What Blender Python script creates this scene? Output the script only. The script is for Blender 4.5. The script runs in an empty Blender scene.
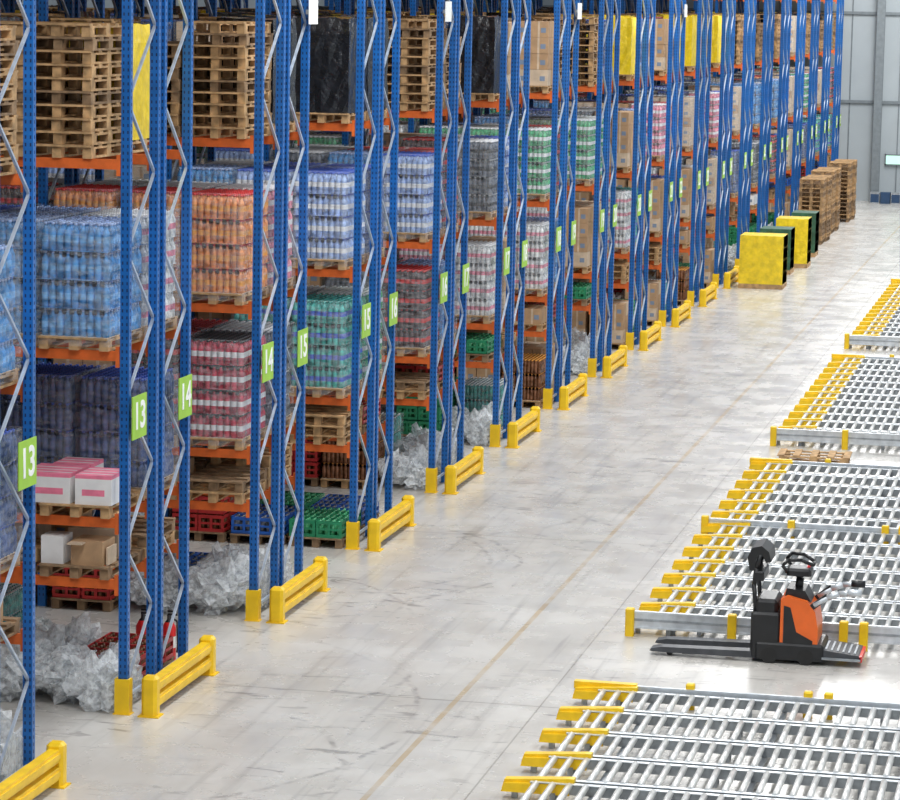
import bpy, math, random
from mathutils import Matrix, Vector
random.seed(7)
sc=bpy.context.scene
sc.view_settings.view_transform='Standard'
COL=sc.collection

# ---------------------------------------------------------------- materials
def new_mat(name):
    m=bpy.data.materials.new(name); m.use_nodes=True
    nt=m.node_tree; b=nt.nodes['Principled BSDF']; return m,nt,b
def mat(name,c,rough=.5,metal=0.,var=.12,scale=6.,bump=0.,bscale=30.,c2=None):
    m,nt,b=new_mat(name)
    tc=nt.nodes.new('ShaderNodeTexCoord'); n=nt.nodes.new('ShaderNodeTexNoise')
    n.inputs['Scale'].default_value=scale; n.inputs['Detail'].default_value=4
    nt.links.new(tc.outputs['Object'],n.inputs['Vector'])
    mx=nt.nodes.new('ShaderNodeMix'); mx.data_type='RGBA'
    a=[max(0,v*(1-var)) for v in c]; d=[min(1,v*(1+var)) for v in c] if c2 is None else c2
    mx.inputs[6].default_value=(*a,1); mx.inputs[7].default_value=(*d,1)
    r=nt.nodes.new('ShaderNodeMapRange'); r.inputs[1].default_value=.35; r.inputs[2].default_value=.65
    nt.links.new(n.outputs['Fac'],r.inputs[0]); nt.links.new(r.outputs[0],mx.inputs[0])
    nt.links.new(mx.outputs[2],b.inputs['Base Color'])
    b.inputs['Roughness'].default_value=rough; b.inputs['Metallic'].default_value=metal
    if bump:
        n2=nt.nodes.new('ShaderNodeTexNoise'); n2.inputs['Scale'].default_value=bscale
        nt.links.new(tc.outputs['Object'],n2.inputs['Vector'])
        bp=nt.nodes.new('ShaderNodeBump'); bp.inputs['Strength'].default_value=bump; bp.inputs['Distance'].default_value=.03
        nt.links.new(n2.outputs['Fac'],bp.inputs['Height']); nt.links.new(bp.outputs[0],b.inputs['Normal'])
    return m
BLUE=mat('rack_blue_paint',(.008,.125,.43),.36,var=.14,scale=3)
HOLE=mat('upright_slot_shadow',(.002,.018,.09),.6)
ORANGE=mat('beam_orange_paint',(.70,.14,.025),.45,var=.15)
GALV=mat('galvanised_steel',(.66,.70,.74),.38,.45,var=.12,scale=8)
BRACE=mat('galvanised_brace',(.46,.54,.66),.4,.4,var=.12,scale=8)
GALVD=mat('galvanised_steel_dull',(.36,.39,.42),.45,.5,var=.2,scale=8)
ROLL=mat('roller_zinc',(.82,.82,.80),.28,.35,var=.14,scale=5)
YEL=mat('safety_yellow_paint',(.93,.59,.008),.42,var=.10,scale=5)
WOOD=mat('pallet_wood',(.48,.30,.145),.8,var=.35,scale=7)
WOODD=mat('pallet_wood_weathered',(.28,.18,.10),.85,var=.35,scale=7)
CARD=mat('cardboard',(.46,.29,.16),.75,var=.12)
CARDL=mat('cardboard_light',(.60,.47,.34),.75,var=.12)
WHITE=mat('white_carton',(.82,.82,.82),.6,var=.05)
PINK=mat('pink_carton_top',(.85,.22,.34),.55,var=.12)
BLACKW=mat('black_stretch_film',(.012,.014,.018),.25,var=.3,bump=.8,bscale=9)
YGOOD=mat('yellow_film_goods',(.88,.64,.02),.35,var=.15,bump=.5,bscale=9)
DGREEN=mat('dark_green_sacks',(.03,.11,.06),.5,var=.3,bump=.6,bscale=9)
BLACK=mat('black_plastic',(.012,.013,.015),.38,var=.2)
DGREY=mat('dark_grey_steel',(.07,.075,.085),.45,.3,var=.2)
TORANGE=mat('truck_orange_paint',(.85,.15,.02),.32,var=.06)
RED=mat('red_paint',(.75,.02,.02),.35,var=.1)
RUB=mat('rubber',(.02,.02,.02),.8)
SIGN=mat('sign_lime',(.33,.60,.05),.5,var=.04)
SIGNW=mat('sign_white',(.92,.94,.92),.5,var=.02)
PRINT=mat('carton_print_blue_grey',(.20,.26,.36),.6)

def bottle_mat(name,c,t=.25,rough=.2):
    m,nt,b=new_mat(name)
    tc=nt.nodes.new('ShaderNodeTexCoord'); n=nt.nodes.new('ShaderNodeTexNoise')
    n.inputs['Scale'].default_value=9; nt.links.new(tc.outputs['Object'],n.inputs['Vector'])
    mx=nt.nodes.new('ShaderNodeMix'); mx.data_type='RGBA'
    mx.inputs[6].default_value=(*[v*.5 for v in c],1); mx.inputs[7].default_value=(*[min(1,v*1.25+.04) for v in c],1)
    r=nt.nodes.new('ShaderNodeMapRange'); r.inputs[1].default_value=.35; r.inputs[2].default_value=.65
    nt.links.new(n.outputs['Fac'],r.inputs[0]); nt.links.new(r.outputs[0],mx.inputs[0])
    nt.links.new(mx.outputs[2],b.inputs['Base Color'])
    b.inputs['Roughness'].default_value=rough
    return m
def film_mat(name,lo,hi,sc_,col=(.85,.9,.95)):
    m=bpy.data.materials.new(name); m.use_nodes=True; nt=m.node_tree
    for n in list(nt.nodes):
        if n.type!='OUTPUT_MATERIAL': nt.nodes.remove(n)
    out=[n for n in nt.nodes if n.type=='OUTPUT_MATERIAL'][0]
    tr=nt.nodes.new('ShaderNodeBsdfTransparent'); pr=nt.nodes.new('ShaderNodeBsdfPrincipled')
    pr.inputs['Base Color'].default_value=(*col,1); pr.inputs['Roughness'].default_value=.2
    tc=nt.nodes.new('ShaderNodeTexCoord'); n=nt.nodes.new('ShaderNodeTexNoise'); n.inputs['Scale'].default_value=5
    n.inputs['Detail'].default_value=5
    mp=nt.nodes.new('ShaderNodeMapping'); mp.inputs['Scale'].default_value=sc_
    nt.links.new(tc.outputs['Object'],mp.inputs[0]); nt.links.new(mp.outputs[0],n.inputs['Vector'])
    bp=nt.nodes.new('ShaderNodeBump'); bp.inputs['Strength'].default_value=.7; bp.inputs['Distance'].default_value=.05
    nt.links.new(n.outputs['Fac'],bp.inputs['Height']); nt.links.new(bp.outputs[0],pr.inputs['Normal'])
    r=nt.nodes.new('ShaderNodeMapRange'); r.inputs[1].default_value=.35; r.inputs[2].default_value=.75
    r.inputs[3].default_value=lo; r.inputs[4].default_value=hi
    nt.links.new(n.outputs['Fac'],r.inputs[0])
    mx=nt.nodes.new('ShaderNodeMixShader'); nt.links.new(r.outputs[0],mx.inputs[0])
    nt.links.new(tr.outputs[0],mx.inputs[1]); nt.links.new(pr.outputs[0],mx.inputs[2]); nt.links.new(mx.outputs[0],out.inputs[0])
    return m
FILM=film_mat('clear_stretch_film',.03,.34,(1,1,4))
SCRAP=film_mat('crumpled_clear_film',.22,.80,(3,3,3),(.90,.94,.97))

# ---------------------------------------------------------------- mesh builder
class MB:
    def __init__(s): s.v=[];s.f=[];s.mi=[];s.mats=[];s.sm=[]
    def m(s,mt):
        if mt not in s.mats: s.mats.append(mt)
        return s.mats.index(mt)
    def face(s,idx,mt,sm=False): s.f.append(idx); s.mi.append(s.m(mt)); s.sm.append(sm)
    def box(s,x0,x1,y0,y1,z0,z1,mt,M=None):
        b=len(s.v); P=[(x0,y0,z0),(x1,y0,z0),(x1,y1,z0),(x0,y1,z0),(x0,y0,z1),(x1,y0,z1),(x1,y1,z1),(x0,y1,z1)]
        if M: P=[tuple(M@Vector(p)) for p in P]
        s.v+=P
        for q in [(0,3,2,1),(4,5,6,7),(0,1,5,4),(1,2,6,5),(2,3,7,6),(3,0,4,7)]: s.face([b+i for i in q],mt)
    def bbox(s,x0,x1,y0,y1,z0,z1,mt,c=.02):
        b=len(s.v); L=[]
        for z,k in ((z0,0),(z1-c,0),(z1,c)):
            L.append([(x0+c,y0+k,z),(x1-c,y0+k,z),(x1-k,y0+c,z),(x1-k,y1-c,z),(x1-c,y1-k,z),(x0+c,y1-k,z),(x0+k,y1-c,z),(x0+k,y0+c,z)])
        for l in L: s.v+=l
        for k in range(2):
            for i in range(8):
                j=(i+1)%8; s.face([b+8*k+i,b+8*k+j,b+8*k+8+j,b+8*k+8+i],mt)
        s.face([b+16+i for i in range(8)],mt); s.face([b+7-i for i in range(8)],mt)
    def seg(s,p,q,w,h,mt):
        p=Vector(p);q=Vector(q);d=q-p;L=d.length
        M=Matrix.Translation(p)@d.to_track_quat('X','Z').to_matrix().to_4x4()
        s.box(0,L,-w/2,w/2,-h/2,h/2,mt,M)
    def cyl(s,p,q,r,mt,n=10,r2=None,sm=True,caps=True):
        p=Vector(p);q=Vector(q);d=q-p; r2=r if r2 is None else r2
        Q=d.to_track_quat('Z','Y').to_matrix(); b=len(s.v)
        for c,rr in ((p,r),(q,r2)):
            for i in range(n):
                a=2*math.pi*i/n; s.v.append(tuple(c+Q@Vector((rr*math.cos(a),rr*math.sin(a),0))))
        for i in range(n):
            j=(i+1)%n; s.face([b+i,b+j,b+n+j,b+n+i],mt,sm)
        if caps: s.face([b+n-1-i for i in range(n)],mt); s.face([b+n+i for i in range(n)],mt)
    def tube(s,pts,r,mt,n=8):
        for a,b in zip(pts,pts[1:]): s.cyl(a,b,r,mt,n)
    def lathe(s,cx,cy,z0,prof,n=8):
        b=len(s.v)
        for z,r,_ in prof:
            for i in range(n):
                a=2*math.pi*i/n; s.v.append((cx+r*math.cos(a),cy+r*math.sin(a),z0+z))
        for k in range(len(prof)-1):
            for i in range(n):
                j=(i+1)%n; s.face([b+k*n+i,b+k*n+j,b+(k+1)*n+j,b+(k+1)*n+i],prof[k+1][2],True)
        s.face([b+(len(prof)-1)*n+i for i in range(n)],prof[-1][2])
    def prism(s,prof,y0,y1,mt):
        b=len(s.v);n=len(prof)
        s.v+=[(x,y0,z) for x,z in prof]+[(x,y1,z) for x,z in prof]
        for i in range(n):
            j=(i+1)%n; s.face([b+i,b+j,b+n+j,b+n+i],mt)
        s.face([b+n-1-i for i in range(n)],mt); s.face([b+n+i for i in range(n)],mt)
    def ico(s,c,sx,sy,sz,mt,rough=.15,sub=3,seed=0,smooth=False):
        import bmesh
        bm=bmesh.new(); bmesh.ops.create_icosphere(bm,subdivisions=sub,radius=1)
        from mathutils import noise
        b=len(s.v)
        for v in bm.verts:
            nn=noise.noise(v.co*2.3+Vector((seed,0,0)))*rough*2+noise.noise(v.co*6+Vector((0,seed,0)))*rough
            k=1+nn; s.v.append((c[0]+v.co.x*sx*k,c[1]+v.co.y*sy*k,c[2]+max(-.98,v.co.z*k)*sz))
        for f in bm.faces: s.face([b+v.index for v in f.verts],mt,smooth)
        bm.free()
    def mesh(s,name):
        me=bpy.data.meshes.new(name); me.from_pydata(s.v,[],s.f)
        for m in s.mats: me.materials.append(m)
        me.polygons.foreach_set('material_index',s.mi); me.polygons.foreach_set('use_smooth',s.sm); me.update()
        return me
def obj(name,me,loc=(0,0,0),parent=None,rot=0.):
    o=bpy.data.objects.new(name,me); COL.objects.link(o); o.location=loc; o.rotation_euler=(0,0,rot)
    if parent: o.parent=parent
    return o
def empty(name,loc=(0,0,0)):
    o=bpy.data.objects.new(name,None); COL.objects.link(o); o.location=loc; return o

# ---------------------------------------------------------------- load templates (origin: centre of footprint, base z=0; 0.8 x 1.2)
def pallet(mb,z=0,wood=None,dx=0,dy=0):
    w=wood or WOOD
    for y in (-.5725+dy,-.30+dy,0+dy,.30+dy,.5725+dy): mb.box(-.4+dx,.4+dx,y-.06,y+.06,z+.122,z+.144,w)
    for x in (-.35+dx,0+dx,.35+dx):
        mb.box(x-.05,x+.05,-.6+dy,.6+dy,z+.100,z+.122,w); mb.box(x-.05,x+.05,-.6+dy,.6+dy,z,z+.022,w)
        for y in (-.53+dy,0+dy,.53+dy): mb.box(x-.05,x+.05,y-.07,y+.07,z+.022,z+.1,w)
PZ=.144
def wrap(mb,z0,z1,x=.415,y=.615):
    b=len(mb.v); N=6
    rng=random.Random(3)
    ring=[]
    for k in range(5):
        z=z0+(z1-z0)*k/4; pts=[]
        per=[(-x+2*x*i/N,-y) for i in range(N)]+[(x,-y+2*y*i/N) for i in range(N)]+[(x-2*x*i/N,y) for i in range(N)]+[(-x,y-2*y*i/N) for i in range(N)]
        for px,py in per:
            s=1+rng.uniform(0,.018); pts.append((px*s,py*s,z))
        ring.append(pts)
    for p in ring: mb.v+=p
    n=4*N
    for k in range(4):
        for i in range(n):
            j=(i+1)%n; mb.face([b+k*n+i,b+k*n+j,b+(k+1)*n+j,b+(k+1)*n+i],FILM,True)
def bottle_load(name,body,cap,label,layers=4,h=.315,r=.043,w=None,film=True):
    mb=MB(); pallet(mb,0,w)
    k=h/.30
    prof=[(0,r*.8,body),(.012*k,r,body),(.09*k,r,body),(.095*k,r*.99,label),(.155*k,r*.99,label),(.16*k,r,body),(.20*k,r*.92,body),(.245*k,r*.42,body),(.265*k,r*.38,body),(.267*k,r*.46,cap),(.292*k,r*.46,cap)]
    nx=int(.8/(2*r+.002)); ny=int(1.2/(2*r+.002))
    for L in range(layers):
        z=PZ+L*h
        for i in range(nx):
            for j in range(ny):
                edge=i in(0,nx-1) or j in (0,ny-1)
                if edge or L==layers-1:
                    mb.lathe((i-(nx-1)/2)*(2*r+.002),(j-(ny-1)/2)*(2*r+.002),z,prof,8)
        ix=.4-2*r; iy=.6-2*r
        if L<layers-1: mb.box(-ix,ix,-iy,iy,z,z+h*.75,body)
        mb.box(-.39,.39,-.59,.59,z-.004,z+.004,CARDL if L==0 else body)
    if film: wrap(mb,.05,PZ+layers*h+.01)
    return mb.mesh(name)
def stack_load(name,n,w):
    mb=MB(); rng=random.Random(n)
    for i in range(n): pallet(mb,i*.146,w if rng.random()<.7 else (WOODD if w is WOOD else WOOD),rng.uniform(-.012,.012),rng.uniform(-.02,.02))
    return mb.mesh(name)
def carton_load(name,m1,m2,nx,ny,nz,h,film=False,skip=0.,seed=1):
    mb=MB(); pallet(mb); rng=random.Random(seed)
    dx=.8/nx; dy=1.2/ny
    for k in range(nz):
        for i in range(nx):
            for j in range(ny):
                if k==nz-1 and rng.random()<skip: continue
                g=rng.uniform(.004,.012); x=-.4+i*dx; y=-.6+j*dy
                mb.box(x+g,x+dx-g,y+g,y+dy-g,PZ+k*h+.002,PZ+(k+1)*h-.002,m1 if rng.random()<.75 else m2)
                mb.box(x+dx/2-.02,x+dx/2+.02,y+g-.001,y+dy-g+.001,PZ+k*h+.002,PZ+(k+1)*h-.001,m2)
                if j==0: mb.box(x+dx*.6,x+dx*.85,y+g-.002,y+g,PZ+k*h+h*.3,PZ+k*h+h*.6,PRINT)
    if film: wrap(mb,.05,PZ+nz*h+.01)
    return mb.mesh(name)
def crate_load(name,mc,nz,content):
    mb=MB(); pallet(mb,0,WOODD)
    for k in range(nz):
        z=PZ+k*.27
        for i in range(2):
            for j in range(4):
                x0=-.4+i*.4+.006;x1=x0+.388;y0=-.6+j*.3+.005;y1=y0+.29
                t=.014
                for zz in ((z,z+.05),(z+.11,z+.14),(z+.2,z+.25)):
                    mb.box(x0,x1,y0,y0+t,*zz,mc);mb.box(x0,x1,y1-t,y1,*zz,mc);mb.box(x0,x0+t,y0,y1,*zz,mc);mb.box(x1-t,x1,y0,y1,*zz,mc)
                for xx in (x0,(x0+x1)/2-.02,x1-.04):
                    mb.box(xx,xx+.04,y0+.001,y0+t,z,z+.25,mc); mb.box(xx,xx+.04,y1-t,y1-.001,z,z+.25,mc)
                mb.box(x0,x1,y0,y1,z,z+.012,mc)
                for a in range(4):
                    for b in range(3):
                        mb.cyl((x0+.055+a*.093,y0+.055+b*.09,z+.015),(x0+.055+a*.093,y0+.055+b*.09,z+.2),.036,content,6)
                        mb.cyl((x0+.055+a*.093,y0+.055+b*.09,z+.2),(x0+.055+a*.093,y0+.055+b*.09,z+.255),.03,content,6,.014)
    return mb.mesh(name)
def soft_load(name,m,h):
    mb=MB(); pallet(mb)
    N=8; x=.4;y=.6; rng=random.Random(5); b=len(mb.v); rings=6
    for k in range(rings+1):
        z=PZ+h*k/rings
        per=[(-x+2*x*i/N,-y) for i in range(N)]+[(x,-y+2*y*i/N) for i in range(N)]+[(x-2*x*i/N,y) for i in range(N)]+[(-x,y-2*y*i/N) for i in range(N)]
        for px,py in per:
            s=1+rng.uniform(-.03,.02)-(.05 if k==rings else 0); mb.v.append((px*s,py*s,z+rng.uniform(-.02,.02)*(k>0)))
    n=4*N
    for k in range(rings):
        for i in range(n):
            j=(i+1)%n; mb.face([b+k*n+i,b+k*n+j,b+(k+1)*n+j,b+(k+1)*n+i],m)
    mb.face([b+rings*n+i for i in range(n)],m)
    return mb.mesh(name)

bm_=bottle_mat
cBLUE=bm_('bottle_blue',(.05,.27,.62)); cLB2=bm_('bottle_blue_label',(.14,.40,.74)); cLBLUE=bm_('bottle_pale_blue',(.32,.46,.84)); cNAVY=bm_('bottle_navy',(.07,.12,.30))
cORG=bm_('bottle_orange',(.95,.30,.09)); cRED=bm_('bottle_red',(.50,.03,.07)); cCOLA=bm_('bottle_dark',(.07,.03,.03))
cTEAL=bm_('bottle_teal',(.05,.42,.38)); cGRN=bm_('bottle_green',(.05,.40,.17)); cWHT=bm_('bottle_clear_white',(.75,.78,.82))
cPINK=bm_('bottle_pink',(.75,.25,.35)); cOLV=bm_('bottle_olive',(.10,.16,.06)); cBRN=bm_('bottle_brown',(.20,.07,.02)); cGRY=bm_('bottle_smoke',(.13,.15,.19))
LBW=mat('label_white',(.75,.77,.8),.5); LBR=mat('label_red',(.6,.03,.03),.5); LBB=mat('label_blue',(.05,.12,.55),.5); LBO=mat('label_orange',(.8,.35,.06),.5);LBK=mat('label_black',(.03,.03,.035),.5)
GCR=mat('crate_green',(.02,.26,.12),.45); RCR=mat('crate_red',(.50,.03,.03),.45); BCR=mat('crate_blue',(.02,.12,.5),.45)

T={}
T['blue']=bottle_load('blue_water_bottles',cBLUE,cLBLUE,cLB2)
T['lblue']=bottle_load('pale_blue_water_bottles',cLBLUE,LBB,LBW)
T['navy']=bottle_load('dark_blue_bottles',cNAVY,LBB,cNAVY)
T['orange']=bottle_load('orange_drink_bottles',cORG,LBR,LBO)
T['red']=bottle_load('red_drink_bottles',cRED,LBK,LBW)
T['cola']=bottle_load('dark_drink_bottles',cCOLA,LBR,LBR)
T['teal']=bottle_load('teal_drink_bottles',cTEAL,cTEAL,LBB)
T['green']=bottle_load('green_drink_bottles',cGRN,LBW,LBW)
T['white']=bottle_load('clear_drink_bottles',cWHT,LBW,cPINK)
T['pink']=bottle_load('pink_drink_bottles',cPINK,LBW,LBW)
T['olive']=bottle_load('olive_oil_bottles',cOLV,LBK,LBW)
T['grey']=bottle_load('smoke_drink_bottles',cGRY,LBW,LBK)
T['brown3']=bottle_load('brown_beer_bottles',cBRN,LBO,cBRN,3,.27,.035,film=False)
T['teal3']=bottle_load('teal_small_bottles',cTEAL,LBW,cTEAL,3,.27,.035)
T['stack10']=stack_load('empty_pallet_stack',10,WOOD)
T['stack8']=stack_load('empty_pallet_stack_short',8,WOODD)
T['stack3']=stack_load('empty_pallet_pair',3,WOOD)
T['stack2']=stack_load('empty_pallets_low',2,WOODD)
T['stack15']=stack_load('empty_pallet_tower',15,WOOD)
T['card']=carton_load('brown_carton_load',CARD,CARDL,2,3,4,.31)
T['cardl']=carton_load('light_carton_load',CARDL,CARD,2,4,5,.25,True)
T['whitec']=carton_load('white_carton_load',WHITE,CARDL,2,3,4,.3,True)
T['card3']=carton_load('carton_load_low',CARD,CARDL,2,3,3,.3,False,.4,4)
T['card1']=carton_load('single_carton_layer',CARD,CARDL,2,3,1,.3,False,.35,5)
T['white1']=carton_load('white_carton_layer',WHITE,WHITE,2,2,1,.3,False,.0,6)
T['crateg']=crate_load('green_crate_load',GCR,3,cGRN)
T['crater']=crate_load('red_crate_load',RCR,3,cBRN)
T['crateb1']=crate_load('blue_crate_layer',BCR,1,cGRY)
T['crateg1']=crate_load('green_crate_layer',GCR,1,cGRN)
T['crater1']=crate_load('red_crate_layer',RCR,1,cBRN)
T['black']=soft_load('black_wrapped_load',BLACKW,1.35)
T['yellow']=soft_load('yellow_wrapped_load',YGOOD,1.3)
T['dgreen']=soft_load('dark_green_wrapped_load',DGREEN,1.2)

def scrap(name,seed,s):
    mb=MB(); rng=random.Random(seed)
    for i in range(9):
        mb.ico((rng.uniform(-.42,.42)*s,rng.uniform(-.38,.38)*s,.16*s+rng.uniform(0,.26)*s),rng.uniform(.18,.34)*s,rng.uniform(.2,.33)*s,rng.uniform(.16,.34)*s,SCRAP,.42,3,seed*10+i)
    for v in range(len(mb.v)):
        x,y,z=mb.v[v]; mb.v[v]=(max(-.75,min(.5,x)),max(-.6,min(.6,y)),max(z,.003))
    return mb.mesh(name)
SCR=[scrap('crumpled_film_a',1,.95),scrap('crumpled_film_b',2,1.05),scrap('crumpled_film_c',3,.8)]

def pinkboxes():
    mb=MB(); pallet(mb,0,WOOD)
    for (x0,x1,y0,y1) in ((-.62,-.06,-.58,.1),(0.0,.42,-.58,.0),(-.5,-.05,.15,.6)):
        mb.box(x0,x1,y0,y1,PZ,PZ+.29,WHITE); mb.box(x0,x1,y0,y1,PZ+.29,PZ+.33,PINK)
        for i in range(3):
            yy=y0+.1+i*.17
            mb.box(x0+.01,x1-.01,yy,yy+.03,PZ+.33,PZ+.332,WHITE)
        mb.box(x0+.08,x1-.08,y0-.001,y0,PZ+.10,PZ+.17,PINK)
    return mb.mesh('pink_and_white_cartons')
T['pinkbox']=pinkboxes()
def looseboxes():
    mb=MB(); pallet(mb,0,WOODD); pallet(mb,.146,WOOD,.03,.02)
    mb.box(-.3,.12,-.5,-.05,.29,.56,CARD); mb.box(-.31,-.09,-.51,-.04,.56,.575,CARDL)
    mb.box(-.3,.2,.1,.5,.29,.5,CARDL)
    return mb.mesh('open_cartons_on_pallets')
T['loose']=looseboxes()
def whitebox():
    mb=MB(); pallet(mb,0,WOODD); mb.box(-.2,.2,-.55,-.2,PZ,PZ+.33,WHITE); mb.box(-.35,.3,0,.4,PZ,PZ+.25,CARD); return mb.mesh('small_white_carton')
T['wbox']=whitebox()
def hero_low():
    mb=MB(); pallet(mb,0,WOODD)
    mb.box(-.05,.32,-.56,-.15,PZ,PZ+.27,CARD); mb.box(-.05,.12,-.70,-.56,PZ+.25,PZ+.265,CARDL); mb.box(.34,.36,-.5,-.2,PZ,PZ+.2,CARDL)
    mb.box(-.40,-.14,-.56,-.25,PZ,PZ+.31,WHITE)
    mb.box(-.3,.3,.05,.5,PZ,PZ+.3,CARDL)
    return mb.mesh('white_and_brown_cartons')
T['hero1']=hero_low()

# ---------------------------------------------------------------- racks
S=5.2903; Y0=25.944; NU=19; XF=-10.315; BAY=2.86; NB=4; HT=9.6
LV=[1.52,2.21,4.07,6.17,8.2]
def frame_mesh():
    mb=MB()
    for yc in (0,1.0):
        mb.box(-.052,.052,yc-.04,yc+.04,.0,HT,BLUE)
        z=.15
        while z<HT-.05:
            for xx in (-.026,.026): mb.box(xx-.008,xx+.008,yc-.0415,yc-.039,z,z+.034,HOLE)
            mb.box(.051,.0535,yc-.009,yc+.009,z,z+.034,HOLE)
            z+=.075
        mb.box(-.075,.075,yc-.065,yc+.065,0,.012,GALVD)
    z=.25; k=0
    mb.seg((0,.0,z-.08),(0,1.,z-.08),.03,.035,BRACE)
    while z<HT-.95:
        a,b=((.03,.97) if k%2==0 else (.97,.03))
        mb.seg((0,a,z),(0,b,z+.80),.03,.028,BRACE)
        z+=.82;k+=1
    return mb.mesh('upright_frame')
FR=frame_mesh()
def beams_mesh():
    mb=MB()
    for b in range(NB):
        x1=-b*BAY-.056; x0=-(b+1)*BAY+.056
        for z in LV:
            for y in (-.035,1.035):
                y0,y1=(y-.025,y+.02) if y<.5 else (y-.02,y+.025)
                mb.box(x0,x1,y0,y1,z-.11,z,ORANGE)
                mb.box(x0,x1,y0-.002,y0+.002,z-.085,z-.03,ORANGE)
                for xe in (x0,x1-.04): mb.box(xe,xe+.04,y0-.006,y1+.006,z-.18,z+.05,ORANGE)
    return mb.mesh('load_beams')
BE=beams_mesh()
def guard_mesh():
    mb=MB(); L=2.354
    for y in (0,L-.17):
        mb.bbox(-.09,.09,y,y+.17,0,.46,YEL,.035); mb.box(-.12,.12,y-.02,y+.19,0,.015,YEL)
    for z0 in (.09,.27):
        mb.box(-.05,.06,.17,L-.17,z0,z0+.13,YEL); mb.box(.06,.075,.17,L-.17,z0+.035,z0+.095,YEL)
    return mb.mesh('guard_rail')
GU=guard_mesh()
def foot_mesh():
    mb=MB(); mb.box(-.085,.085,-.075,-.05,0,.40,YEL); mb.box(-.085,-.06,-.05,.05,0,.40,YEL); mb.box(.06,.085,-.05,.05,0,.40,YEL)
    mb.box(-.1,.1,-.09,.06,0,.01,YEL); return mb.mesh('column_protector')
FO=foot_mesh()
heroN={
 0:{0:['film0','film1'],1:['loose','wbox'],2:['navy','grey'],3:['blue','blue'],4:['stack10','stack8']},
 1:{0:['film0','film1','card3'],1:['hero1','loose','card1'],2:['pinkbox','stack2','navy'],3:['blue','blue','lblue'],4:['stack10','stack10','yellow']},
 2:{0:['film1','film2'],1:['stack2','card1'],2:['red','cola'],3:['orange','orange'],4:['stack10','stack8']},
 3:{0:['crateg1','crateb1'],1:['stack3','stack3'],2:['teal','teal'],3:['lblue','lblue'],4:['black','black']},
 4:{0:['film2','brown3'],1:['stack2','crater1'],2:['cola','grey'],3:['lblue','blue'],4:['stack10','card']},
 5:{0:['film0','crateg'],1:['crateg1','card1'],2:['white','pink'],3:['grey','cola'],4:['black','navy']},
 6:{0:['brown3','card3'],1:['card1','stack2'],2:['white','white'],3:['green','green'],4:['card','card']},
 7:{0:['film2','card3'],1:['crateg1','stack3'],2:['card','white'],3:['green','olive'],4:['stack10','card']},
 8:{0:['card3','card3'],1:['stack3','card1'],2:['white','card'],3:['card','grey'],4:['yellow','yellow']},
 9:{0:['card3','film1'],1:['stack3','card1'],2:['card','card'],3:['pink','card'],4:['card','yellow']},
 10:{0:['brown3'],1:['card1'],2:['card'],3:['cardl'],4:['yellow','cola']},
 11:{0:['card3'],1:['card1'],2:['cardl'],3:['pink'],4:['yellow']},
}
hero1={ # rear-rack positions for the near units
 0:{0:['film1','film0'],1:['wbox','card1'],2:['navy','cola'],3:['blue','blue'],4:['stack10','stack8']},
 1:{0:['crater1','film0'],1:['stack2','card1'],2:['navy','navy','navy'],3:['white','blue','navy'],4:['yellow','stack8','black']},
 2:{0:['film0','crateb1'],1:['stack3','stack2'],2:['grey','cola'],3:['pink','grey'],4:['black','stack8']},
 3:{0:['crateb1','crateg1'],1:['crater1','card1'],2:['green','grey'],3:['navy','lblue'],4:['black','black']},
 4:{4:['stack8','card']},5:{4:['card','navy']},6:{4:['stack10','card']}}
pools={0:['card3','brown3','teal3','crateg','crater','film0','film1',None,'card3','stack2'],
 1:['loose','wbox','card1','stack2','stack3','crateb1','crater1',None,'white1'],
 2:['red','cola','teal','navy','grey','white','card','blue','cardl','olive',None],
 3:['lblue','blue','green','orange','grey','navy','cardl','cola','white',None],
 4:['stack10','stack8','card','yellow','black','cardl','navy','stack10',None],
 5:['card','stack8','cardl','yellow',None]}
def place(key,loc,parent):
    if key is None: return
    if key.startswith('film'):
        me=SCR[int(key[-1])]
    else: me=T[key]
    obj(me.name,me,loc,parent,rot=math.radians(random.uniform(-1.2,1.2)) if not key.startswith('film') else 0)
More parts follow.
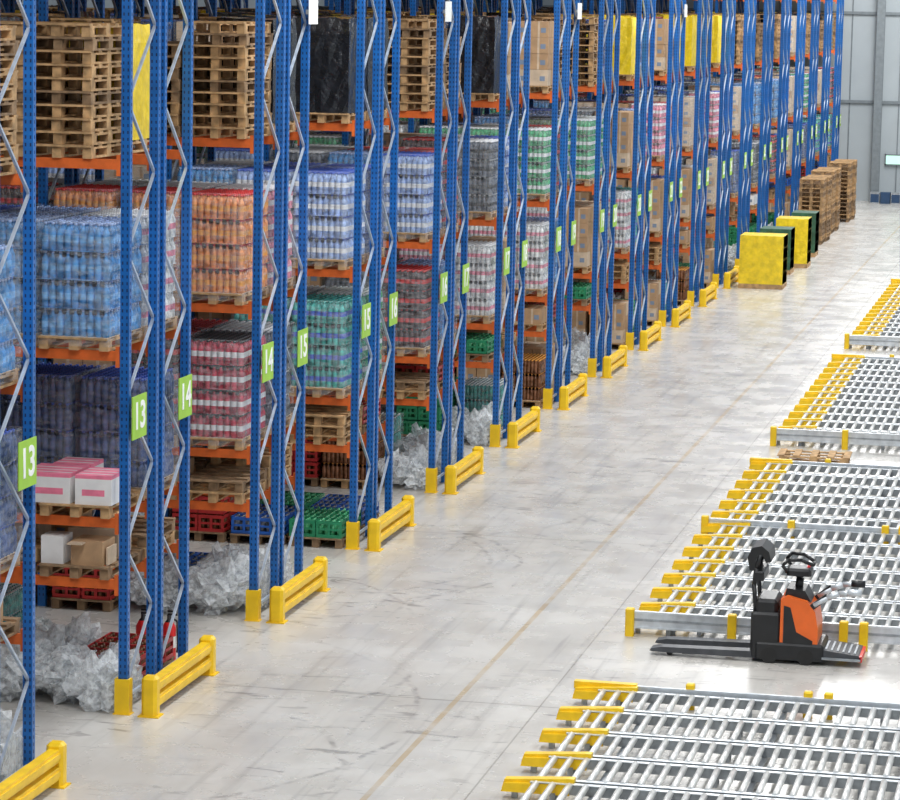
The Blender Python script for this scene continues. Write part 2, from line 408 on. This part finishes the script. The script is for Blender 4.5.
for n in range(NU):
    yb=Y0+n*S
    rack=empty('pallet_rack',(XF,yb,0))
    goods=empty('shelved_pallet_goods',(XF,yb,0))
    for ri,yr in ((0,.12),(1,1.35)):
        for i in range(NB+1): obj('upright_frame_%d'%(ri*10+i),FR,(-i*BAY,yr,0),rack)
        obj('load_beams_%d'%ri,BE,(0,yr,0),rack)
        for lv in range(6):
            z=0.003 if lv==0 else LV[lv-1]+.002
            for b in range(NB):
                for c in range(3):
                    x=-b*BAY-.075-.5-.88*c+.03
                    idx=b*3+c
                    key=random.choice(pools[lv])
                    if n<7 and lv==4 and key=='yellow' and b<2: key='stack8'
                    H=(heroN if ri==0 else hero1).get(n,{}).get(lv,[])
                    if idx<len(H): key=H[idx]
                    if n==1 and lv==4 and b==0:
                        if ri==0: x-=(.22 if c==0 else .12)
                        elif c==0: x-=.20
                        else: x-=.14
                    place(key,(x,yr+.5+random.uniform(-.05,.03),z),goods)
    obj('column_protector_0',FO,(0,.12,0),rack)
    obj('rack_end_guard',GU,(-9.99,yb,0))
    for k,(dy,num) in enumerate(((.29,12+n),(2.01,13+n))):
        mb=MB(); mb.box(-.006,.006,-.25,.25,-.24,.24,SIGN); mb.box(-.042,-.006,-.02,.02,-.03,.03,GALVD)
        s=obj('aisle_number_sign',mb.mesh('aisle_number_plate'),(-10.21,yb+dy,3.33))
        cu=bpy.data.curves.new('digits_%d'%num,'FONT'); cu.body=str(num); cu.size=.42; cu.extrude=.002; cu.align_x='CENTER'; cu.align_y='CENTER'; cu.offset=.009
        cu.materials.append(SIGNW)
        t=bpy.data.objects.new('digits',cu); COL.objects.link(t); t.parent=s; t.location=(.009,0,0); t.rotation_euler=(math.pi/2,0,math.pi/2)
    if n in (2,4,6,9):
        dy={2:2.35,4:.25,6:2.1,9:2.0}[n]
        mb=MB(); mb.box(-.006,.006,-.22,.22,-.16,.16,SIGNW); mb.box(-.045,-.006,-.22,-.12,-.03,.03,GALVD)
        obj('blank_white_placard',mb.mesh('placard'),(-10.215,yb+dy,7.76))

# ---------------------------------------------------------------- fire extinguishers
def extinguisher():
    mb=MB()
    mb.lathe(0,0,0,[(0,.07,RED),(.02,.085,RED),(.42,.085,RED),(.49,.05,RED),(.52,.025,BLACK),(.57,.025,BLACK)],14)
    mb.box(-.02,.10,-.012,.012,.57,.59,BLACK); mb.box(-.02,.09,-.012,.012,.61,.63,BLACK)
    mb.tube([(.03,0,.55),(.1,0,.5),(.11,0,.2),(.1,0,.12)],.012,BLACK,6)
    mb.cyl((0,0,.18),(0,0,.32),.0865,SIGNW,14,caps=False)
    return mb.mesh('fire_extinguisher_mesh')
EX=extinguisher()
for x,y in ((-10.95,34.0),(-10.62,34.0),(-10.75,39.3)): obj('fire_extinguisher',EX,(x,y,0))

# ---------------------------------------------------------------- roller conveyors
XC=-5.56; XE=4.0; PIT=1.05
def lane_mesh():
    mb=MB(); L=XE-XC
    for y in (.07,.98):
        mb.box(.30,L,y-.02,y+.02,.09,.20,GALVD); mb.box(.30,L,y-.035,y+.035,.195,.203,GALV)
        x=.5
        while x<L: mb.box(x,x+.06,y-.03,y+.03,0,.1,GALVD); x+=1.5
    x=.36
    while x<L-.05:
        mb.cyl((x,.095,.185),(x,.955,.185),.036,ROLL,8)
        x+=.17
    x=.9
    while x<L: mb.box(x,x+.05,.0,1.05,.04,.085,GALVD); x+=1.5
    return mb.mesh('roller_lane')
LANE=lane_mesh()
def guide_mesh():
    mb=MB()
    mb.prism([(0,.10),(.03,.20),(.68,.245),(.74,.245),(.74,.10)],-.055,.055,YEL)
    mb.prism([(.0,.08),(.04,.17),(.70,.20),(.70,.08)],-.095,.095,YEL)
    mb.box(.1,.16,-.03,.03,0,.1,GALVD); mb.box(.55,.61,-.03,.03,0,.1,GALVD)
    return mb.mesh('entry_guide')
GD=guide_mesh()
def edge_mesh(posts):
    mb=MB(); L=XE-XC
    mb.box(0,L,-.02,.03,.10,.32,GALV); mb.box(0,L,-.035,-.02,.10,.125,GALV); mb.box(0,L,-.035,-.02,.295,.32,GALV); mb.box(0,L,-.028,-.02,.195,.225,GALVD)
    for x in posts: mb.bbox(x,x+.11,-.09,.02,0,.36,YEL,.015)
    return mb.mesh('side_guard_beam')
EDN=edge_mesh([0,1.30,2.70,2.95,4.2,5.4,6.7,8.])
def edge_far():
    mb=MB(); L=XE-XC
    mb.box(0,L,-.03,.02,.08,.24,GALV); mb.box(0,.72,-.06,.05,.18,.26,YEL)
    for x in (1.28,2.62,2.85,4.1,5.4): mb.bbox(x,x+.1,-.02,.09,0,.30,YEL,.015)
    return mb.mesh('far_guard_beam')
EDF=edge_far()
blocks=[(18.58,14),(37.25,7),(44.65,6),(54.4,12),(70.6,15)]
for (ys,nl) in blocks:
    C=empty('roller_conveyor',(XC,ys,0))
    for i in range(nl): obj('roller_lane_%d'%i,LANE,(0,i*PIT,0),C)
    for i in range(nl+1):
        obj('entry_guide_%d'%i,GD,(0,i*PIT if i else .12,0),C)
    if ys!=44.65: obj('side_guard_beam',EDN,(0,-.06,0),C)
    if ys!=37.25: obj('far_guard_beam',EDF,(0,nl*PIT+.08,0),C)
    else: obj('middle_cross_beam',EDN,(0,nl*PIT+.02,-.04),C)

# ---------------------------------------------------------------- pallet truck
def truck():
    mb=MB()
    for y0 in (.03,.51):
        mb.prism([(-1.30,.055),(-1.25,.045),(0,.045),(0,.13),(-1.15,.11),(-1.28,.085)],y0,y0+.18,DGREY)
        mb.cyl((-1.05,y0+.03,.045),(-1.05,y0+.15,.045),.042,RUB,12)
        mb.seg((-.9,y0+.09,.04),(-.1,y0+.09,.06),.05,.03,BLACK)
    mb.bbox(-.06,.30,.02,.70,.06,.62,BLACK,.03)
    mb.bbox(-.02,.26,.05,.67,.62,.78,BLACK,.04)
    for y in (.1,.62):
        mb.tube([(-.01,y,.6),(-.04,y,.95),(-.02,y,1.15),(.03,y,1.32)],.028,BLACK,8)
    mb.bbox(-.05,.08,.06,.66,1.0,1.12,BLACK,.02)
    mb.prism([(-.10,1.12),(-.13,1.28),(-.08,1.40),(.04,1.43),(.13,1.36),(.16,1.24),(.10,1.22),(.06,1.30),(0,1.31),(-.03,1.24),(-.02,1.12)],.08,.64,BLACK)
    mb.prism([(.30,.22),(.30,.80),(.38,.84),(.62,.78),(.72,.66),(.76,.45),(.76,.22)],.03,.69,TORANGE)
    mb.prism([(.33,.80),(.36,.92),(.58,.90),(.66,.76),(.5,.80)],.12,.60,BLACK)
    mb.prism([(.34,.22),(.34,.72),(.42,.70),(.50,.40),(.70,.30),(.70,.22)],.022,.03,BLACK)
    mb.bbox(.0,.84,.0,.72,.05,.26,BLACK,.03)
    mb.cyl((.18,-.005,.10),(.18,.09,.10),.10,RUB,16); mb.cyl((.62,-.005,.10),(.62,.09,.10),.10,RUB,16)
    mb.cyl((.40,.3,.115),(.40,.42,.115),.115,RUB,16)
    mb.prism([(.80,.10),(.80,.20),(1.26,.15),(1.29,.12),(1.29,.08)],.03,.69,DGREY)
    mb.box(.82,1.29,.01,.05,.08,.11,GALVD); mb.box(1.27,1.305,.03,.69,.07,.14,RED)
    for i in range(6): mb.box(.85+i*.07,.875+i*.07,.1,.62,.155,.20-.007*i,GALVD)
    mb.tube([(.48,.36,.86),(.50,.36,1.02),(.47,.36,1.12)],.05,BLACK,10)
    mb.bbox(.34,.64,.20,.52,1.06,1.15,BLACK,.03)
    mb.tube([(.36,.14,1.12),(.30,.10,1.2),(.36,.12,1.27),(.52,.16,1.27)],.022,BLACK,8)
    mb.tube([(.36,.58,1.12),(.30,.62,1.2),(.36,.60,1.27),(.52,.56,1.27)],.022,BLACK,8)
    mb.tube([(.52,.16,1.27),(.66,.24,1.2),(.66,.48,1.2),(.52,.56,1.27)],.022,BLACK,8)
    mb.tube([(.34,.14,1.12),(.34,.58,1.12)],.02,BLACK,8)
    mb.cyl((.58,.36,1.1),(.60,.36,1.17),.02,RED,8)
    for y in (.06,.66):
        mb.tube([(.70,y,.74),(.86,y,.84),(1.0,y,.90),(1.20,y,.92)],.036,GALV,8)
        mb.tube([(1.10,y,.92),(1.27,y,.92)],.045,BLACK if y>.3 else GALV,8)
        mb.seg((.66,y,.70),(.86,y,.86),.05,.07,BLACK)
    return mb.mesh('ride_on_pallet_truck_mesh')
obj('ride_on_pallet_truck',truck(),(-3.80,36.08,.0))

# ---------------------------------------------------------------- floor items
mbp=MB(); pallet(mbp,0,WOOD); PM=mbp.mesh('single_wood_pallet')
obj('wooden_pallet',PM,(-4.6,52.7,0),rot=math.pi/2+.02)
def wide(name,m,w,d,h):
    mb=MB(); mb.box(-w/2,w/2,-d/2,d/2,0,.13,WOOD)
    nx=3
    for i in range(nx):
        for k in range(4):
            x0=-w/2+w*i/nx+.01; z0=.13+(h-.13)*k/4
            mb.box(x0,x0+w/nx-.02,-d/2,d/2,z0+.004,z0+(h-.13)/4-.004,m)
    mb.box(-w/2+.01,w/2-.01,-d/2+.01,d/2-.01,.13,h-.01,m)
    return mb.mesh(name)
obj('yellow_carton_pallet',wide('yellow_cartons',YGOOD,1.25,1.2,1.5),(-9.08,85.1,0))
obj('yellow_carton_pallet',wide('yellow_cartons2',YGOOD,1.0,1.2,1.5),(-8.95,92.3,0))
obj('green_sack_pallet',wide('green_sacks',DGREEN,.95,1.2,1.35),(-9.2,89.9,0))
obj('green_sack_pallet',wide('green_sacks2',DGREEN,.8,1.2,1.4),(-9.0,96.5,0))
for x,y in ((-9.25,101.5),(-9.35,106.6),(-9.25,112.6)):
    obj('wooden_pallet_stack',T['stack15'],(x,y,0),rot=random.uniform(-.03,.03))
    obj('wooden_pallet_stack',T['stack15'],(x+.05,y+1.5,0),rot=random.uniform(-.03,.03))
DBL=mat('crate_dark_blue',(.02,.06,.14),.5)
mb=MB()
for i in range(6):
    mb.box(i*.42,i*.42+.38,0,.6,0,.45,DBL if i%2 else GALVD); mb.box(i*.42+.02,i*.42+.36,-.005,0,.05,.38,DBL)
obj('blue_storage_crates',mb.mesh('blue_storage_crates_mesh'),(-8.9,123.2,0))

# ---------------------------------------------------------------- floor & walls
def floor_mat():
    m,nt,b=new_mat('polished_concrete'); N=nt.nodes; L=nt.links
    tc=N.new('ShaderNodeTexCoord'); sp=N.new('ShaderNodeSeparateXYZ'); L.new(tc.outputs['Object'],sp.inputs[0])
    def math_(op,a,bb=None,c=None):
        q=N.new('ShaderNodeMath'); q.operation=op
        for i,v in enumerate((a,bb,c)):
            if v is None: continue
            if isinstance(v,(int,float)): q.inputs[i].default_value=v
            else: L.new(v,q.inputs[i])
        return q.outputs[0]
    def noise(sc_,det=5,mapping=None,rough=.55,dist=0):
        q=N.new('ShaderNodeTexNoise'); q.inputs['Scale'].default_value=sc_; q.inputs['Detail'].default_value=det; q.inputs['Roughness'].default_value=rough; q.inputs['Distortion'].default_value=dist
        if mapping:
            mp=N.new('ShaderNodeMapping'); mp.inputs['Scale'].default_value=mapping; L.new(tc.outputs['Object'],mp.inputs[0]); L.new(mp.outputs[0],q.inputs['Vector'])
        else: L.new(tc.outputs['Object'],q.inputs['Vector'])
        return q.outputs['Fac']
    def rng(v,a,bb,c=0.,d=1.):
        q=N.new('ShaderNodeMapRange'); L.new(v,q.inputs[0])
        for i,x in zip((1,2,3,4),(a,bb,c,d)): q.inputs[i].default_value=x
        return q.outputs[0]
    def mix(f,a,bb):
        q=N.new('ShaderNodeMix'); q.data_type='RGBA'
        if isinstance(f,float): q.inputs[0].default_value=f
        else: L.new(f,q.inputs[0])
        for i,v in ((6,a),(7,bb)):
            if isinstance(v,tuple): q.inputs[i].default_value=(*v,1)
            else: L.new(v,q.inputs[i])
        return q.outputs[2]
    c=mix(rng(noise(.5,6),.3,.7),(.54,.515,.475),(.65,.635,.605))
    c=mix(rng(noise(3.,6,(1,.35,1)),.45,.75,0,.40),c,(.40,.37,.33))
    c=mix(rng(noise(2.2,4,(3.2,.12,1),.5,.3),.56,.70,0,.38),c,(.27,.255,.24))
    sc1=math_('MULTIPLY',rng(noise(.9,3,(1.6,6,1),.5,1.2),.61,.66),rng(noise(.35,2),.42,.55))
    c=mix(math_('MULTIPLY',sc1,.5),c,(.14,.13,.13))
    nz=noise(5.,4); wob=math_('MULTIPLY',math_('SUBTRACT',noise(.7,3),.5),.35)
    tot=None
    for (ax,ay,rr) in ((-11.4,41.2,3.2),(-11.2,41.0,3.45),(-5.8,37.6,2.9),(-12.6,36.2,4.4),(-10.3,34.0,2.6),(-11.5,46.5,4.0),(-4.9,47.5,3.2),(-11.,52.5,4.2),(-10.9,29.0,3.6),(-12.2,31.5,5.1)):
        dx=math_('ADD',sp.outputs[0],-ax); dy=math_('ADD',sp.outputs[1],-ay)
        d=math_('SQRT',math_('ADD',math_('MULTIPLY',dx,dx),math_('MULTIPLY',dy,dy)))
        q=math_('ABSOLUTE',math_('ADD',math_('SUBTRACT',d,rr),wob))
        q=rng(q,.015,.05,1.,0.)
        tot=q if tot is None else math_('MAXIMUM',tot,q)
    tot=math_('MULTIPLY',tot,rng(nz,.42,.66)); tot=math_('MULTIPLY',tot,rng(noise(.45,2),.42,.58))
    c=mix(math_('MULTIPLY',tot,.6),c,(.13,.12,.12))
    def line(v,off,per,w):
        q=math_('ADD',v,off); q=math_('DIVIDE',q,per); q=math_('FRACT',q); q=math_('SUBTRACT',q,.5); q=math_('ABSOLUTE',q)
        return math_('GREATER_THAN',q,.5-w/per)
    j=math_('MAXIMUM',line(sp.outputs[0],5.9,12.,.010),line(sp.outputs[1],-43.6,10.58,.015))
    c=mix(math_('MULTIPLY',j,.6),c,(.20,.18,.15))
    a=math_('ABSOLUTE',math_('ADD',sp.outputs[0],6.88)); a=math_('LESS_THAN',a,.035)
    c=mix(math_('MULTIPLY',math_('MULTIPLY',a,rng(noise(1.5,4),.35,.6,.35,1.)),.65),c,(.46,.32,.14))
    L.new(c,b.inputs['Base Color'])
    L.new(rng(noise(1.2,5),.3,.7,.18,.36),b.inputs['Roughness'])
    bp=N.new('ShaderNodeBump'); bp.inputs['Strength'].default_value=.05; bp.inputs['Distance'].default_value=.02
    L.new(noise(2.,3),bp.inputs['Height']); L.new(bp.outputs[0],b.inputs['Normal'])
    return m
def plane_box(name,x0,x1,y0,y1,z0,z1,m):
    mb=MB(); mb.box(x0,x1,y0,y1,z0,z1,m); return obj(name,mb.mesh(name))
WY=124.6
plane_box('floor',-30,22,-6,WY,-.2,0,floor_mat())
WALLM=mat('wall_panel_grey',(.42,.47,.50),.6,var=.06,scale=.5)
WALLD=mat('wall_trim_grey',(.20,.23,.25),.5,var=.1)
mb=MB(); mb.box(-30,22,WY,WY+.3,0,14,WALLM)
x=-30
while x<22: mb.box(x,x+.05,WY-.03,WY,0,14,WALLD); x+=1.0
for z in (4.,7.6): mb.box(-30,22,WY-.1,WY,z,z+.12,WALLD)
obj('wall_far',mb.mesh('wall_far'))
plane_box('wall_left',-30.3,-30,-6,WY,0,14,WALLM)
mb=MB()
cx=-8.95
mb.box(cx,cx+.32,WY-.6,WY-.56,0,14,WALLD);mb.box(cx,cx+.32,WY-.3,WY-.26,0,14,WALLD);mb.box(cx+.13,cx+.19,WY-.56,WY-.3,0,14,WALLD)
obj('steel_column',mb.mesh('steel_column'))
LITE,nt,b=new_mat('lit_window_strip'); b.inputs['Base Color'].default_value=(.3,.6,.45,1); b.inputs['Emission Color'].default_value=(.60,1,.78,1); b.inputs['Emission Strength'].default_value=.85
mb=MB(); mb.box(-8.4,-6.,WY-.1,WY-.03,1.55,1.9,LITE); mb.box(-8.45,-5.95,WY-.11,WY-.03,1.5,1.55,WALLD); mb.box(-8.45,-5.95,WY-.11,WY-.03,1.9,1.95,WALLD); mb.box(-8.46,-8.4,WY-.11,WY-.03,1.5,1.95,WALLD)
obj('window_1',mb.mesh('window_1'))

# ---------------------------------------------------------------- lamps
def lamp(x,y,sx,sy,p):
    l=bpy.data.lights.new('high_bay_lamp','AREA'); l.shape='RECTANGLE'; l.size=sx; l.size_y=sy; l.energy=p; l.color=(1,.992,.975)
    lo=bpy.data.objects.new('high_bay_lamp',l); COL.objects.link(lo); lo.location=(x,y,12.5)
for y,p in ((22,940),(38,960),(54,1000),(70,1150),(86,1300),(102,1450),(116,1550)):
    lamp(-7.3,y,2.2,9,p)
for y in (30,58,86):
    lamp(2,y,2.5,12,700)
w=bpy.data.worlds.new('World'); sc.world=w; w.use_nodes=True
w.node_tree.nodes['Background'].inputs[0].default_value=(.86,.93,1,1); w.node_tree.nodes['Background'].inputs[1].default_value=.56

# ---------------------------------------------------------------- camera
yaw,pitch,roll=.2094,.1333,.0199
f=Vector((-math.sin(yaw)*math.cos(pitch),math.cos(yaw)*math.cos(pitch),-math.sin(pitch)))
r=Vector((math.cos(yaw),math.sin(yaw),0)); u=r.cross(f)
r2=r*math.cos(roll)+u*math.sin(roll); u2=-r*math.sin(roll)+u*math.cos(roll)
cam=bpy.data.cameras.new('camera'); co=bpy.data.objects.new('camera',cam); COL.objects.link(co)
M=Matrix((r2,u2,-f)).transposed().to_4x4(); M.translation=Vector((0,0,8)); co.matrix_world=M
cam.sensor_width=36; cam.lens=3008.9/900*36; cam.clip_end=400
sc.camera=co
